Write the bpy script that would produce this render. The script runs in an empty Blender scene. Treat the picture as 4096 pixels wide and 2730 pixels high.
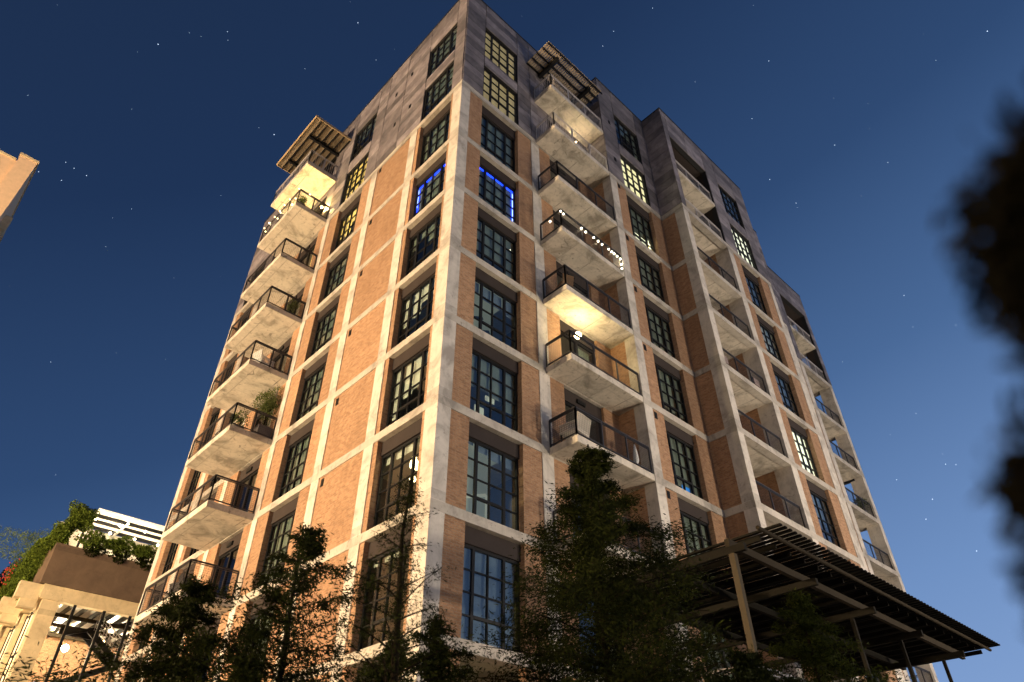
import bpy, bmesh, math, random
import numpy as np
from mathutils import Vector, Matrix
R = math.radians
rng = random.Random(7)
scene = bpy.context.scene

# ------------------------------------------------------------------ camera
CAM = Vector((-10.056, -13.702, 1.6))
YAW, PITCH, ROLL = 0.7629, 0.6744, -0.0057
fw = Vector((math.sin(YAW)*math.cos(PITCH), math.cos(YAW)*math.cos(PITCH), math.sin(PITCH)))
rt = Vector((math.cos(YAW), -math.sin(YAW), 0)); up = rt.cross(fw)
r2 = rt*math.cos(ROLL) + up*math.sin(ROLL); u2 = up*math.cos(ROLL) - rt*math.sin(ROLL)
cd = bpy.data.cameras.new('camera'); cam = bpy.data.objects.new('camera', cd)
scene.collection.objects.link(cam); scene.camera = cam
cam.matrix_world = Matrix(((r2.x, u2.x, -fw.x, CAM.x), (r2.y, u2.y, -fw.y, CAM.y), (r2.z, u2.z, -fw.z, CAM.z), (0, 0, 0, 1)))
cd.sensor_width = 36; cd.lens = 2725.07/4096*36; cd.clip_start = .05; cd.clip_end = 9000
cd.dof.use_dof = True; cd.dof.focus_distance = 26; cd.dof.aperture_fstop = 1.4

# ------------------------------------------------------------------ world: clear night sky, glow to the right
w = bpy.data.worlds.new('World'); scene.world = w; w.use_nodes = True
nt = w.node_tree; nt.nodes.clear()
tc = nt.nodes.new('ShaderNodeTexCoord')
dt = nt.nodes.new('ShaderNodeVectorMath'); dt.operation = 'DOT_PRODUCT'
gd = Vector((.42, -.11, -.90)).normalized(); dt.inputs[1].default_value = gd
nt.links.new(tc.outputs['Generated'], dt.inputs[0])
rp = nt.nodes.new('ShaderNodeValToRGB')
mr = nt.nodes.new('ShaderNodeMapRange'); mr.inputs['From Min'].default_value = -1; mr.inputs['From Max'].default_value = 1
nt.links.new(dt.outputs['Value'], mr.inputs['Value']); nt.links.new(mr.outputs['Result'], rp.inputs['Fac'])
el = rp.color_ramp.elements
el[0].position = 0.0; el[0].color = (.010, .022, .056, 1)
el[1].position = 1.0; el[1].color = (.24, .36, .60, 1)
for p, c in ((.16, (.0125, .031, .085, 1)), (.30, (.026, .062, .155, 1)), (.42, (.062, .130, .285, 1)), (.55, (.145, .255, .49, 1)), (.68, (.24, .37, .64, 1))):
    e = el.new(p); e.color = c
bg = nt.nodes.new('ShaderNodeBackground'); bg.inputs['Strength'].default_value = 1.0
ow = nt.nodes.new('ShaderNodeOutputWorld')
nt.links.new(rp.outputs['Color'], bg.inputs['Color']); nt.links.new(bg.outputs['Background'], ow.inputs['Surface'])

# moon
sd = bpy.data.lights.new('moon', 'SUN'); sd.energy = .05; sd.angle = R(.6); sd.color = (.8, .88, 1)
so = bpy.data.objects.new('moon', sd); scene.collection.objects.link(so)
so.rotation_euler = Vector((.45, .75, -.6)).to_track_quat('-Z', 'Y').to_euler()

scene.view_settings.view_transform = 'Standard'; scene.view_settings.look = 'None'
scene.view_settings.exposure = .14; scene.view_settings.gamma = 1
scene.render.engine = 'CYCLES'
scene.cycles.max_bounces = 6; scene.cycles.transparent_max_bounces = 16
scene.cycles.sample_clamp_indirect = 3

COL = scene.collection

# ------------------------------------------------------------------ helpers
def tag(o, label=None, cat=None, group=None, kind=None):
    if label: o['label'] = label
    if cat: o['category'] = cat
    if group: o['group'] = group
    if kind: o['kind'] = kind
    return o
def empty(name, loc=(0, 0, 0), rz=0, **k):
    o = bpy.data.objects.new(name, None); COL.objects.link(o); o.location = loc; o.rotation_euler = (0, 0, rz)
    return tag(o, **k)
BOXF = ((0, 3, 2, 1), (4, 5, 6, 7), (0, 1, 5, 4), (1, 2, 6, 5), (2, 3, 7, 6), (3, 0, 4, 7))
class MB:
    def __init__(s): s.v = []; s.f = []; s.c = []
    def box(s, x0, x1, y0, y1, z0, z1, c=None):
        if x1 < x0: x0, x1 = x1, x0
        if y1 < y0: y0, y1 = y1, y0
        if z1 < z0: z0, z1 = z1, z0
        n = len(s.v)
        s.v += [(x0, y0, z0), (x1, y0, z0), (x1, y1, z0), (x0, y1, z0), (x0, y0, z1), (x1, y0, z1), (x1, y1, z1), (x0, y1, z1)]
        s.f += [tuple(n+i for i in f) for f in BOXF]
        s.c += [.5 if c is None else c]*8
        return s
    def bar(s, a, b, w=.05, h=None, c=None):
        a = Vector(a); b = Vector(b); h = h or w; d = (b-a).normalized()
        ref = Vector((0, 0, 1)) if abs(d.z) < .95 else Vector((1, 0, 0))
        p = d.cross(ref).normalized()*w/2; q = p.cross(d).normalized()*h/2
        n = len(s.v)
        for e in (a, b):
            for i, j in ((-1, -1), (1, -1), (1, 1), (-1, 1)): s.v.append(tuple(e+p*i+q*j))
        s.f += [tuple(n+i for i in f) for f in BOXF]; s.c += [.5 if c is None else c]*8
        return s
    def tube(s, pts, r, n=6):
        pts = [Vector(p) for p in pts]; base = len(s.v); rr = r if isinstance(r, (list, tuple)) else [r]*len(pts)
        for i, p in enumerate(pts):
            d = (pts[min(i+1, len(pts)-1)]-pts[max(i-1, 0)]).normalized()
            ref = Vector((0, 0, 1)) if abs(d.z) < .9 else Vector((1, 0, 0))
            a = d.cross(ref).normalized(); b = a.cross(d)
            for k in range(n):
                t = 2*math.pi*k/n; s.v.append(tuple(p+(a*math.cos(t)+b*math.sin(t))*rr[i])); s.c.append(.5)
        for i in range(len(pts)-1):
            for k in range(n):
                q = base+i*n; s.f.append((q+k, q+(k+1) % n, q+n+(k+1) % n, q+n+k))
        s.f.append(tuple(base+k for k in range(n))); s.f.append(tuple(base+(len(pts)-1)*n+k for k in range(n))[::-1])
        return s
    def ball(s, c, r, nu=8, nv=5, sz=1):
        base = len(s.v)
        for j in range(nv+1):
            a = math.pi*j/nv
            for k in range(nu):
                t = 2*math.pi*k/nu
                s.v.append((c[0]+r*math.sin(a)*math.cos(t), c[1]+r*math.sin(a)*math.sin(t), c[2]+r*sz*math.cos(a))); s.c.append(.5)
        for j in range(nv):
            for k in range(nu):
                s.f.append((base+j*nu+k, base+(j+1)*nu+k, base+(j+1)*nu+(k+1) % nu, base+j*nu+(k+1) % nu))
        return s
    def mesh(s, name):
        me = bpy.data.meshes.new(name); me.from_pydata(s.v, [], s.f)
        at = me.attributes.new('shade', 'FLOAT', 'POINT'); at.data.foreach_set('value', s.c)
        me.update(); return me
    def build(s, name, mat, parent=None, loc=None, bevel=0):
        me = s.mesh(name); me.materials.append(mat)
        o = bpy.data.objects.new(name, me); COL.objects.link(o)
        if parent: o.parent = parent
        if loc: o.location = loc
        if bevel:
            b = o.modifiers.new('bevel', 'BEVEL'); b.width = bevel; b.segments = 1; b.limit_method = 'ANGLE'
        return o
def copyo(o, parent=None):
    c = o.copy(); COL.objects.link(c)
    if parent: c.parent = parent
    for k in list(o.children): copyo(k, c)
    return c

# ------------------------------------------------------------------ materials
class NT:
    def __init__(s, name):
        s.m = bpy.data.materials.new(name); s.m.use_nodes = True; s.t = s.m.node_tree
        s.b = s.t.nodes['Principled BSDF']; s.o = s.t.nodes['Material Output']
    def n(s, typ, **k):
        x = s.t.nodes.new(typ)
        for a, b in k.items():
            if a in x.inputs.keys() if isinstance(a, str) else False: x.inputs[a].default_value = b
            else: setattr(x, a, b)
        return x
    def l(s, a, b): s.t.links.new(a, b)
    def noise(s, vec, scale, detail=4, rough=.6, dist=0):
        x = s.t.nodes.new('ShaderNodeTexNoise'); x.inputs['Scale'].default_value = scale
        x.inputs['Detail'].default_value = detail; x.inputs['Roughness'].default_value = rough; x.inputs['Distortion'].default_value = dist
        if vec is not None: s.l(vec, x.inputs['Vector'])
        return x.outputs['Fac']
    def ramp(s, fac, stops):
        x = s.t.nodes.new('ShaderNodeValToRGB'); s.l(fac, x.inputs['Fac']); e = x.color_ramp.elements
        while len(e) < len(stops): e.new(.5)
        for i, (p, c) in enumerate(stops):
            e[i].position = p; e[i].color = (*c, 1) if len(c) == 3 else c
        return x.outputs['Color']
    def mix(s, fac, a, b, mode='MIX'):
        x = s.t.nodes.new('ShaderNodeMix'); x.data_type = 'RGBA'; x.blend_type = mode
        for sock, v in ((x.inputs[0], fac), (x.inputs[6], a), (x.inputs[7], b)):
            if hasattr(v, 'is_linked') or hasattr(v, 'node'): s.l(v, sock)
            elif isinstance(v, (int, float)): sock.default_value = v
            else: sock.default_value = (*v, 1)
        return x.outputs[2]
    def math(s, op, a, b=None, clamp=False):
        x = s.t.nodes.new('ShaderNodeMath'); x.operation = op; x.use_clamp = clamp
        for i, v in enumerate((a, b)):
            if v is None: continue
            if isinstance(v, (int, float)): x.inputs[i].default_value = v
            else: s.l(v, x.inputs[i])
        return x.outputs[0]
    def wall(s):
        """(along wall, height) coordinates chosen from the face normal"""
        tc = s.t.nodes.new('ShaderNodeTexCoord'); g = s.t.nodes.new('ShaderNodeNewGeometry')
        a = s.t.nodes.new('ShaderNodeSeparateXYZ'); s.l(tc.outputs['Object'], a.inputs[0])
        b = s.t.nodes.new('ShaderNodeSeparateXYZ'); s.l(g.outputs['Normal'], b.inputs[0])
        nx = s.math('GREATER_THAN', s.math('ABSOLUTE', b.outputs[0]), .7)
        u = s.math('ADD', s.math('MULTIPLY', a.outputs[0], s.math('SUBTRACT', 1, nx)), s.math('MULTIPLY', a.outputs[1], nx))
        c = s.t.nodes.new('ShaderNodeCombineXYZ'); s.l(u, c.inputs[0]); s.l(a.outputs[2], c.inputs[1])
        return c.outputs[0], tc.outputs['Object'], a.outputs[2]
    def bump(s, h, strength=.3, dist=.02):
        x = s.t.nodes.new('ShaderNodeBump'); x.inputs['Strength'].default_value = strength; x.inputs['Distance'].default_value = dist
        s.l(h, x.inputs['Height']); s.l(x.outputs[0], s.b.inputs['Normal'])
    def set(s, color=None, rough=None, metal=None):
        if color is not None:
            if isinstance(color, tuple): s.b.inputs['Base Color'].default_value = (*color, 1)
            else: s.l(color, s.b.inputs['Base Color'])
        if rough is not None: s.b.inputs['Roughness'].default_value = rough
        if metal is not None: s.b.inputs['Metallic'].default_value = metal
        return s.m

def m_concrete(name, base, dark, stain=.55, lines=True):
    t = NT(name); wv, ob, z = t.wall()
    n1 = t.noise(ob, 1.1, 6, .65, .6); n2 = t.noise(ob, 6, 5, .7); n3 = t.noise(ob, 28, 3, .6)
    c = t.ramp(n1, ((.34, dark), (.50, base), (.68, tuple(min(1, x*1.18) for x in base))))
    c = t.mix(t.math('MULTIPLY', t.math('SUBTRACT', n2, .5), 1.2, True), c, dark)
    # dark blotches and pock marks
    sp = t.ramp(t.noise(ob, 2.3, 7, .72, 1.5), ((.58, (0, 0, 0)), (.66, (1, 1, 1))))
    c = t.mix(t.math('MULTIPLY', sp, stain), c, tuple(x*.42 for x in base))
    pk = t.ramp(t.noise(ob, 9, 2, .5), ((.72, (0, 0, 0)), (.75, (1, 1, 1))))
    c = t.mix(t.math('MULTIPLY', pk, stain*.8), c, tuple(x*.35 for x in base))
    vst = t.n('ShaderNodeMapping'); vst.inputs['Scale'].default_value = (6, 6, .35); t.l(ob, vst.inputs[0])
    st = t.ramp(t.noise(vst.outputs[0], 1, 4, .6), ((.55, (0, 0, 0)), (.72, (1, 1, 1))))
    c = t.mix(t.math('MULTIPLY', st, stain*.45), c, tuple(x*.55 for x in base))
    ax = t.n('ShaderNodeSeparateXYZ'); t.l(ob, ax.inputs[0])
    if lines:   # darker casting joints at every floor level
        fz = t.math('FRACT', t.math('MULTIPLY', t.math('SUBTRACT', ax.outputs[2], 29.813-33.5+.02+.25*n_off(name)), 1/3.35))
        jn = t.math('MULTIPLY', t.math('LESS_THAN', fz, .085), t.math('MULTIPLY', n2, .75))
        c = t.mix(jn, c, tuple(x*.42 for x in base))
    else:       # formwork seams on slab undersides
        g = t.n('ShaderNodeNewGeometry'); gz = t.n('ShaderNodeSeparateXYZ'); t.l(g.outputs['Normal'], gz.inputs[0]); dn = t.math('LESS_THAN', gz.outputs[2], -.5)
        wob = t.math('MULTIPLY', n2, .05)
        lx = t.math('LESS_THAN', t.math('FRACT', t.math('MULTIPLY', t.math('ADD', ax.outputs[0], t.math('ADD', wob, .31)), 1/1.22)), .045)
        ly = t.math('LESS_THAN', t.math('FRACT', t.math('MULTIPLY', t.math('ADD', ax.outputs[1], t.math('ADD', wob, .9)), 1/2.44)), .02)
        sm = t.math('MULTIPLY', t.math('MULTIPLY', t.math('MAXIMUM', lx, t.math('MULTIPLY', ly, .35)), dn), t.math('MULTIPLY', t.math('SUBTRACT', n1, .38), 3.2, True))
        c = t.mix(sm, c, tuple(x*.40 for x in base))
    t.bump(t.math('ADD', n3, n2), .25, .02)
    return t.set(c, .85)
def n_off(name): return 0
def m_brick(name, hue=1.0):
    t = NT(name); wv, ob, z = t.wall()
    b = t.n('ShaderNodeTexBrick'); b.offset = .5
    t.l(wv, b.inputs['Vector']); b.inputs['Scale'].default_value = 1; b.inputs['Brick Width'].default_value = .215; b.inputs['Row Height'].default_value = .075
    b.inputs['Mortar Size'].default_value = .009; b.inputs['Mortar Smooth'].default_value = .3; b.inputs['Bias'].default_value = -.1
    b.inputs['Color1'].default_value = (.46*hue, .255*hue, .135*hue, 1); b.inputs['Color2'].default_value = (.29*hue, .148*hue, .075*hue, 1); b.inputs['Mortar'].default_value = (.36, .27, .19, 1)
    mp = t.n('ShaderNodeMapping'); mp.inputs['Scale'].default_value = (.45, 1, 1); t.l(wv, mp.inputs[0])
    n1 = t.noise(mp.outputs[0], 10, 5, .8, .5); n2 = t.noise(ob, .8, 4, .6)
    c = t.mix(t.math('MULTIPLY', t.math('SUBTRACT', n1, .47), 2.6, True), b.outputs['Color'], (.57, .345, .20))
    c = t.mix(t.math('MULTIPLY', t.math('SUBTRACT', .50, n1), 2.2, True), c, (.16, .065, .035))
    c = t.mix(t.math('MULTIPLY', t.math('SUBTRACT', n2, .45), 1.3, True), c, (.24, .125, .06))
    fl = t.math('FLOOR', t.math('MULTIPLY', t.math('SUBTRACT', z, 29.81), 1/3.35)); oi = t.n('ShaderNodeObjectInfo')
    wn = t.n('ShaderNodeTexWhiteNoise', noise_dimensions='2D'); cb = t.n('ShaderNodeCombineXYZ'); t.l(fl, cb.inputs[0]); t.l(t.math('MULTIPLY', oi.outputs['Random'], 50), cb.inputs[1]); t.l(cb.outputs[0], wn.inputs['Vector'])
    sc = t.n('ShaderNodeVectorMath', operation='SCALE'); t.l(c, sc.inputs[0]); t.l(t.math('ADD', .84, t.math('MULTIPLY', wn.outputs['Value'], .28)), sc.inputs['Scale']); c = sc.outputs[0]
    vst = t.n('ShaderNodeMapping'); vst.inputs['Scale'].default_value = (2.2, 2.2, .22); t.l(ob, vst.inputs[0])
    stn = t.ramp(t.noise(vst.outputs[0], 1, 4, .6), ((.52, (0, 0, 0)), (.72, (1, 1, 1)))); c = t.mix(t.math('MULTIPLY', stn, .35), c, (.17, .085, .045))
    h = t.math('ADD', t.math('MULTIPLY', b.outputs['Fac'], -1), t.math('MULTIPLY', n1, 2.2))
    t.bump(h, .8, .03)
    return t.set(c, .9)
def m_simple(name, col, rough=.6, metal=0, var=.25, scale=4, spec=.3):
    t = NT(name); t.b.inputs['Specular IOR Level'].default_value = spec; tc = t.n('ShaderNodeTexCoord'); n = t.noise(tc.outputs['Object'], scale, 4, .6)
    c = t.mix(n, tuple(x*(1-var) for x in col), tuple(min(1, x*(1+var)) for x in col))
    return t.set(c, rough, metal)
def m_emit(name, col, s, var=0, scale=2):
    t = NT(name); t.b.inputs['Base Color'].default_value = (*col, 1)
    if var:
        tc = t.n('ShaderNodeTexCoord'); mp = t.n('ShaderNodeMapping'); mp.inputs['Scale'].default_value = (4, 4, .5); t.l(tc.outputs['Object'], mp.inputs[0]); n = t.noise(mp.outputs[0], scale, 3, .6)
        n = t.math('MULTIPLY', t.math('SUBTRACT', n, .3), 2.2, True)
        c = t.mix(n, tuple(x*(1-var) for x in col), col); t.l(c, t.b.inputs['Emission Color'])
    else: t.b.inputs['Emission Color'].default_value = (*col, 1)
    t.b.inputs['Emission Strength'].default_value = s; t.b.inputs['Roughness'].default_value = .8
    return t.m
def m_clad():
    t = NT('grey_boards'); wv, ob, z = t.wall()
    a = t.n('ShaderNodeAttribute', attribute_name='shade')
    n1 = t.noise(ob, 1.3, 5, .65, .4); mp = t.n('ShaderNodeMapping'); mp.inputs['Scale'].default_value = (.35, 1, 3.2); t.l(ob, mp.inputs[0]); n2 = t.noise(mp.outputs[0], 2.2, 5, .65, .8)
    c = t.ramp(n1, ((.3, (.095, .084, .094)), (.52, (.18, .158, .17)), (.75, (.30, .27, .275))))
    c = t.mix(t.math('MULTIPLY', t.math('SUBTRACT', n2, .48), 1.9, True), c, (.25, .21, .205))
    g = t.math('ADD', .55, t.math('MULTIPLY', a.outputs['Fac'], .85))
    x = t.n('ShaderNodeVectorMath', operation='SCALE'); t.l(c, x.inputs[0]); t.l(g, x.inputs['Scale'])
    t.bump(n2, .2, .02); return t.set(x.outputs[0], .7)
def m_glass(name, tint=(.9, .95, .95), fac=.1):
    t = NT(name); t.t.nodes.remove(t.b)
    tr = t.n('ShaderNodeBsdfTransparent'); tr.inputs[0].default_value = (*tint, 1)
    gl = t.n('ShaderNodeBsdfGlossy'); gl.inputs['Roughness'].default_value = .03
    tc = t.n('ShaderNodeTexCoord'); n = t.noise(tc.outputs['Object'], 1.7, 2, .5)
    bp = t.n('ShaderNodeBump'); bp.inputs['Strength'].default_value = .25; bp.inputs['Distance'].default_value = .02
    t.l(n, bp.inputs['Height']); t.l(bp.outputs[0], gl.inputs['Normal'])
    fr = t.n('ShaderNodeFresnel'); fr.inputs['IOR'].default_value = 1.5
    ge = t.n('ShaderNodeNewGeometry')
    ff = t.math('ADD', t.math('MULTIPLY', fr.outputs[0], t.math('SUBTRACT', 1, ge.outputs['Backfacing'])), fac-.04, True)
    mx = t.n('ShaderNodeMixShader'); t.l(ff, mx.inputs[0]); t.l(tr.outputs[0], mx.inputs[1]); t.l(gl.outputs[0], mx.inputs[2])
    t.l(mx.outputs[0], t.o.inputs['Surface']); return t.m
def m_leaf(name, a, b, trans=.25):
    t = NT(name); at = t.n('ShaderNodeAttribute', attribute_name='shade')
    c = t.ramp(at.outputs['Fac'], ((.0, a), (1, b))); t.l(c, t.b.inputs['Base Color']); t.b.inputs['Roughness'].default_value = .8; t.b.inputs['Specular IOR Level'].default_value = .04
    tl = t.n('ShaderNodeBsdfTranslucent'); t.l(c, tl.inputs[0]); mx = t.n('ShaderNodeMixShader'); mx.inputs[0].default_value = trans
    t.l(t.b.outputs[0], mx.inputs[1]); t.l(tl.outputs[0], mx.inputs[2]); t.l(mx.outputs[0], t.o.inputs['Surface']); return t.m

CONC = m_concrete('concrete', (.54, .49, .43), (.34, .30, .26), .6)
CONB = m_concrete('band_concrete', (.43, .385, .33), (.25, .225, .195), .7)
CONS = m_concrete('slab_concrete', (.55, .49, .41), (.27, .24, .195), 1.0, False)
BRK = m_brick('brick'); CLAD = m_clad()
SEAM = m_simple('dark_seam', (.02, .02, .022), .9)
STEEL = m_simple('black_steel', (.010, .010, .011), .5, 0, .25, 4, .15)
RAILD = m_simple('dark_railing_steel', (.045, .042, .045), .5, .3)
RAILL = m_simple('grey_railing_steel', (.42, .39, .39), .5, 0)
PANEL = m_simple('grey_panel', (.042, .034, .032), .8, 0, .2, 3, .05)
GLASS = m_glass('glass')
BLIND = m_simple('blind_fabric', (.19, .21, .165), .9, 0, .35, 1.5)
BLINDW = m_simple('pale_blind_fabric', (.62, .60, .50), .9, 0, .25, 1.5)
CURT = m_simple('curtain_fabric', (.17, .20, .235), .9, 0, .45, 3)
CREAM = m_emit('lit_shade_cream', (1, .84, .46), 1.5, .30, 1.4)
CREAM2 = m_emit('lit_shade_pale', (1, .92, .66), 1.7, .15, 1.4)
DIMW = m_emit('dim_shade', (.50, .35, .145), .62, .25, 1)
YEL = m_emit('amber_glow', (1, .66, .18), 1.2, .45, 1.8)
BLUE = m_emit('blue_light_strip', (.01, .05, 1), 4.2)
BLUEW = m_emit('pale_blue_light_strip', (.45, .55, 1), 3)
AZURE = m_emit('blue_screen_glow', (.01, .20, .62), .9, .3, 1)
WARM = m_emit('warm_bulb', (1, .72, .36), 14)
WHITEB = m_emit('white_bulb', (1, .9, .68), 10)
ROOM = m_simple('interior_plaster', (.36, .36, .31), .9)
ROOMD = m_simple('dark_interior', (.06, .055, .05), .9)
WHITE = m_simple('white_paint', (.75, .74, .70), .5, 0, .08)
WOOD = m_simple('timber', (.28, .17, .09), .7, 0, .3, 8)
WEAVE = m_simple('pale_woven_cord', (.62, .56, .47), .8, 0, .3, 30)
FABW = m_simple('white_canvas', (.7, .7, .68), .9, 0, .1)
POT = m_simple('grey_planter', (.12, .11, .115), .7, 0, .3)
BARK = m_simple('bark', (.012, .009, .006), .95, 0, .4, 12, .03)
ASPH = m_simple('asphalt', (.05, .05, .052), .9, 0, .2, 2)
PAVE = m_simple('pavement_concrete', (.26, .25, .23), .9, 0, .15, 1)
DECK = m_simple('canopy_deck', (.34, .27, .19), .6, .1, .25, 2)
RUST = m_simple('pergola_steel', (.010, .009, .007), .8, 0, .3, 3, .04)
RUSTL = m_simple('weathered_beam', (.024, .019, .013), .8, 0, .3, 3, .04)
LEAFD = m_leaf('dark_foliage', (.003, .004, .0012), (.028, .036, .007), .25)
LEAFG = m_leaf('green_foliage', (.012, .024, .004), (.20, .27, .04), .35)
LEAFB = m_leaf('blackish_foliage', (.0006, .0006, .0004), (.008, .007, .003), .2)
LEAFP = m_leaf('planter_foliage', (.03, .045, .012), (.19, .22, .07))
BROWN = m_concrete('brown_parapet_concrete', (.115, .075, .048), (.09, .058, .038), .3)
CREAMC = m_concrete('cream_concrete', (.58, .46, .28), (.46, .36, .22), .35)

# ------------------------------------------------------------------ levels
BASE = 29.813
def lev(k):
    if k == 0: return 30.36
    if k == -1: return 33.90
    return BASE - 3.35*k
ROOF = 39.26
LOW = 1.0
X1, X2, X3, X4, X5 = 8.85, 13.26, 22.37, 26.77, 35.63      # steps of the right face
YB, YC = -1.27, -2.63
YE = 22.62

bld = empty('apartment_building', (0, 0, 0), label='tall corner loft building of brick and concrete with grey upper storeys and balconies', cat='building')

# ------------------------------------------------------------------ ground
g = MB(); g.box(-1500, 1500, -1500, 1500, -1, 0); tag(g.build('ground', ASPH), kind='structure')
g = MB(); g.box(-6, 45, -11, 30, .004, .14); g.box(-16, -8.2, -20, 60, .004, .14); tag(g.build('pavement', PAVE), kind='structure')

# ------------------------------------------------------------------ brick walls
HT = lev(0)-.10
def wallbox(x0, x1, y0, y1, name='brick_wall', mat=BRK, z0=0.0, z1=None):
    return MB().box(x0, x1, y0, y1, z0, HT if z1 is None else z1).build(name, mat, bld)
for a, b in ((.48, 1.23), (3.50, 4.37), (4.91, 5.69), (7.93, X1+.2)): wallbox(a, b, 0, .3)
wallbox(X1, X1+.3, -.80, -.004)
for a, b in ((9.30, 10.10), (12.28, X2+.004)): wallbox(a, b, YB, YB+.3)
wallbox(X2, X2+.3, -2.13, YB+.004)
for a, b in ((18.08, 18.85), (21.05, 22.02)): wallbox(a, b, YC, YC+.3)
wallbox(X3-.3, X3-.004, YC+.5, 0)
for a, b in ((X3, 23.35), (25.5, 26.3)): wallbox(a, b, YB, YB+.3)
for a, b in ((X4, 27.7), (29.9, 30.75)): wallbox(a, b, 0, .3)
wallbox(17.60, 17.95, -1.85, -.3); wallbox(13.60, 13.9, -2.12, -.3)
for a, b in ((13.9, 14.7), (16.7, 17.6)): wallbox(a, b, -.3, 0)
for a, b in ((31.2, 32.2), (34.2, X5-.004)): wallbox(a, b, 2.2, 2.5)
wallbox(X5-.3, X5, 2.5, YE)
wallbox(.3, X5-.3, YE-.3, YE)
for a, b in ((.57, .73), (3.05, 3.30), (3.82, 6.61), (7.13, 7.97), (10.2, 11.11), (11.54, 12.3), (14.5, 15.45), (15.8, 16.55), (18.45, 18.8), (19.3, 19.7), (21.55, 22.14)):
    wallbox(0, .3, a, b)
# concrete columns
PR = .03
def colm(x0, x1, y0, y1, z1=None):
    m = MB(); zt = lev(0)-.012 if z1 is None else z1
    return m.box(x0, x1, y0, y1, 0, zt).build('concrete_column', CONC, bld)
colm(-PR, .48, -PR, .57); colm(4.37, 4.91, -PR, .4)
colm(X1-PR, 9.34, YB-PR, -.79)
colm(X2-PR, 13.70, YC-PR, -2.12)
colm(17.56, 18.10, YC-PR, -1.84); colm(22.0, X3+PR, YC-PR, -2.1)
colm(26.28, X4+PR, YB-PR, -.7); colm(30.73, 31.28, -PR, .4); colm(35.2, X5+PR, -PR, .8)
colm(-PR, .4, 3.29, 3.83); colm(-PR, .4, 6.6, 7.14); colm(-PR, .4, 11.1, 11.55); colm(-PR, .4, 15.42, 15.83)
colm(-PR, .4, 18.76, 19.32); colm(-PR, .5, 22.12, YE+PR)

# floor bands
PB = .034
for k in range(0, 8):
    z = lev(k); z0 = z-(.36 if k == 0 else .30); m = MB()
    e = .003
    m.box(-PB, 4.915, -PB, .32, z0, z)
    m.box(4.915, X1, -.02, .32, z0+e, z-e)
    m.box(X1-PB, X2+.1, YB-PB, YB+.32, z0, z)
    m.box(X1-PB+.002, X1+.3, YB+.32, 0, z0+e, z-e)
    m.box(X2-PB, 17.58, YC-PB, YC+.32, z0, z)
    m.box(17.58, X3+PB, YC-PB+.001, YC+.32, z0+e/2, z-e/2)
    m.box(X2-PB+.002, X2+.3, YC+.32, YB-PB-.001, z0+e, z-e)
    m.box(X3, X4+PB, YB-PB, YB+.32, z0, z)
    m.box(X4, X5+PB, -PB, .32, z0, z)
    m.box(X5-.3, X5+PB-.002, .32, YE, z0+e, z-e)
    m.box(-PB+.002, .32, .32, 11.56, z0+e, z-e)
    m.box(-.015, .32, 11.56, 15.42, z0+2*e, z-2*e)
    m.box(-PB+.002, .32, 15.42, YE+PB, z0+e, z-e)
    m.build('floor_band', CONB, bld)
# floor plates and interior
for k in range(-1, 8):
    z = lev(k); m = MB()
    m.box(.32, X5-.33, .32, YE-.35, z-.24, z-.03); m.box(9.2, X2+.3, YB+.33, .32, z-.238, z-.032); m.box(17.9, X3-.3, YC+.33, .32, z-.236, z-.034)
    m.build('floor_plate', ROOM, bld)
m = MB(); m.box(5.4, 30.9, 4.6, 18.2, 0, ROOF-.5); m.box(4.98, 5.12, .33, 4.6, 0, ROOF-.5); m.box(.33, 5, 5.2, 5.35, 0, ROOF-.5); m.box(8.6, 8.9, .33, 4.6, 0, ROOF-.5)
m.box(.4, 5.4, 11.0, 11.2, 0, ROOF-.5); m.box(.4, 5.4, 15.6, 15.75, 0, ROOF-.5); m.box(13.0, 13.2, -.9, 4.6, 0, ROOF-.5); m.box(17.98, 18.06, -1.8, 4.6, 0, ROOF-.5)
m.box(4.6, 5.3, 15.7, 22, 0, ROOF-.5); m.box(4.6, 5.3, 5.4, 11, 0, ROOF-.5); m.box(30.8, 31.2, .4, 4.6, 0, ROOF-.5)
m.build('interior_wall', ROOMD, bld)
m = MB(); m.box(.1, X5-.1, .1, YE-.1, ROOF-.4, ROOF-.1); m.box(X1+.1, X2, YB+.1, .1, ROOF-.402, ROOF-.102); m.box(X2+.1, X3-.1, YC+.1, .1, ROOF-.404, ROOF-.104)
m.build('roof', SEAM, bld)

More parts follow.
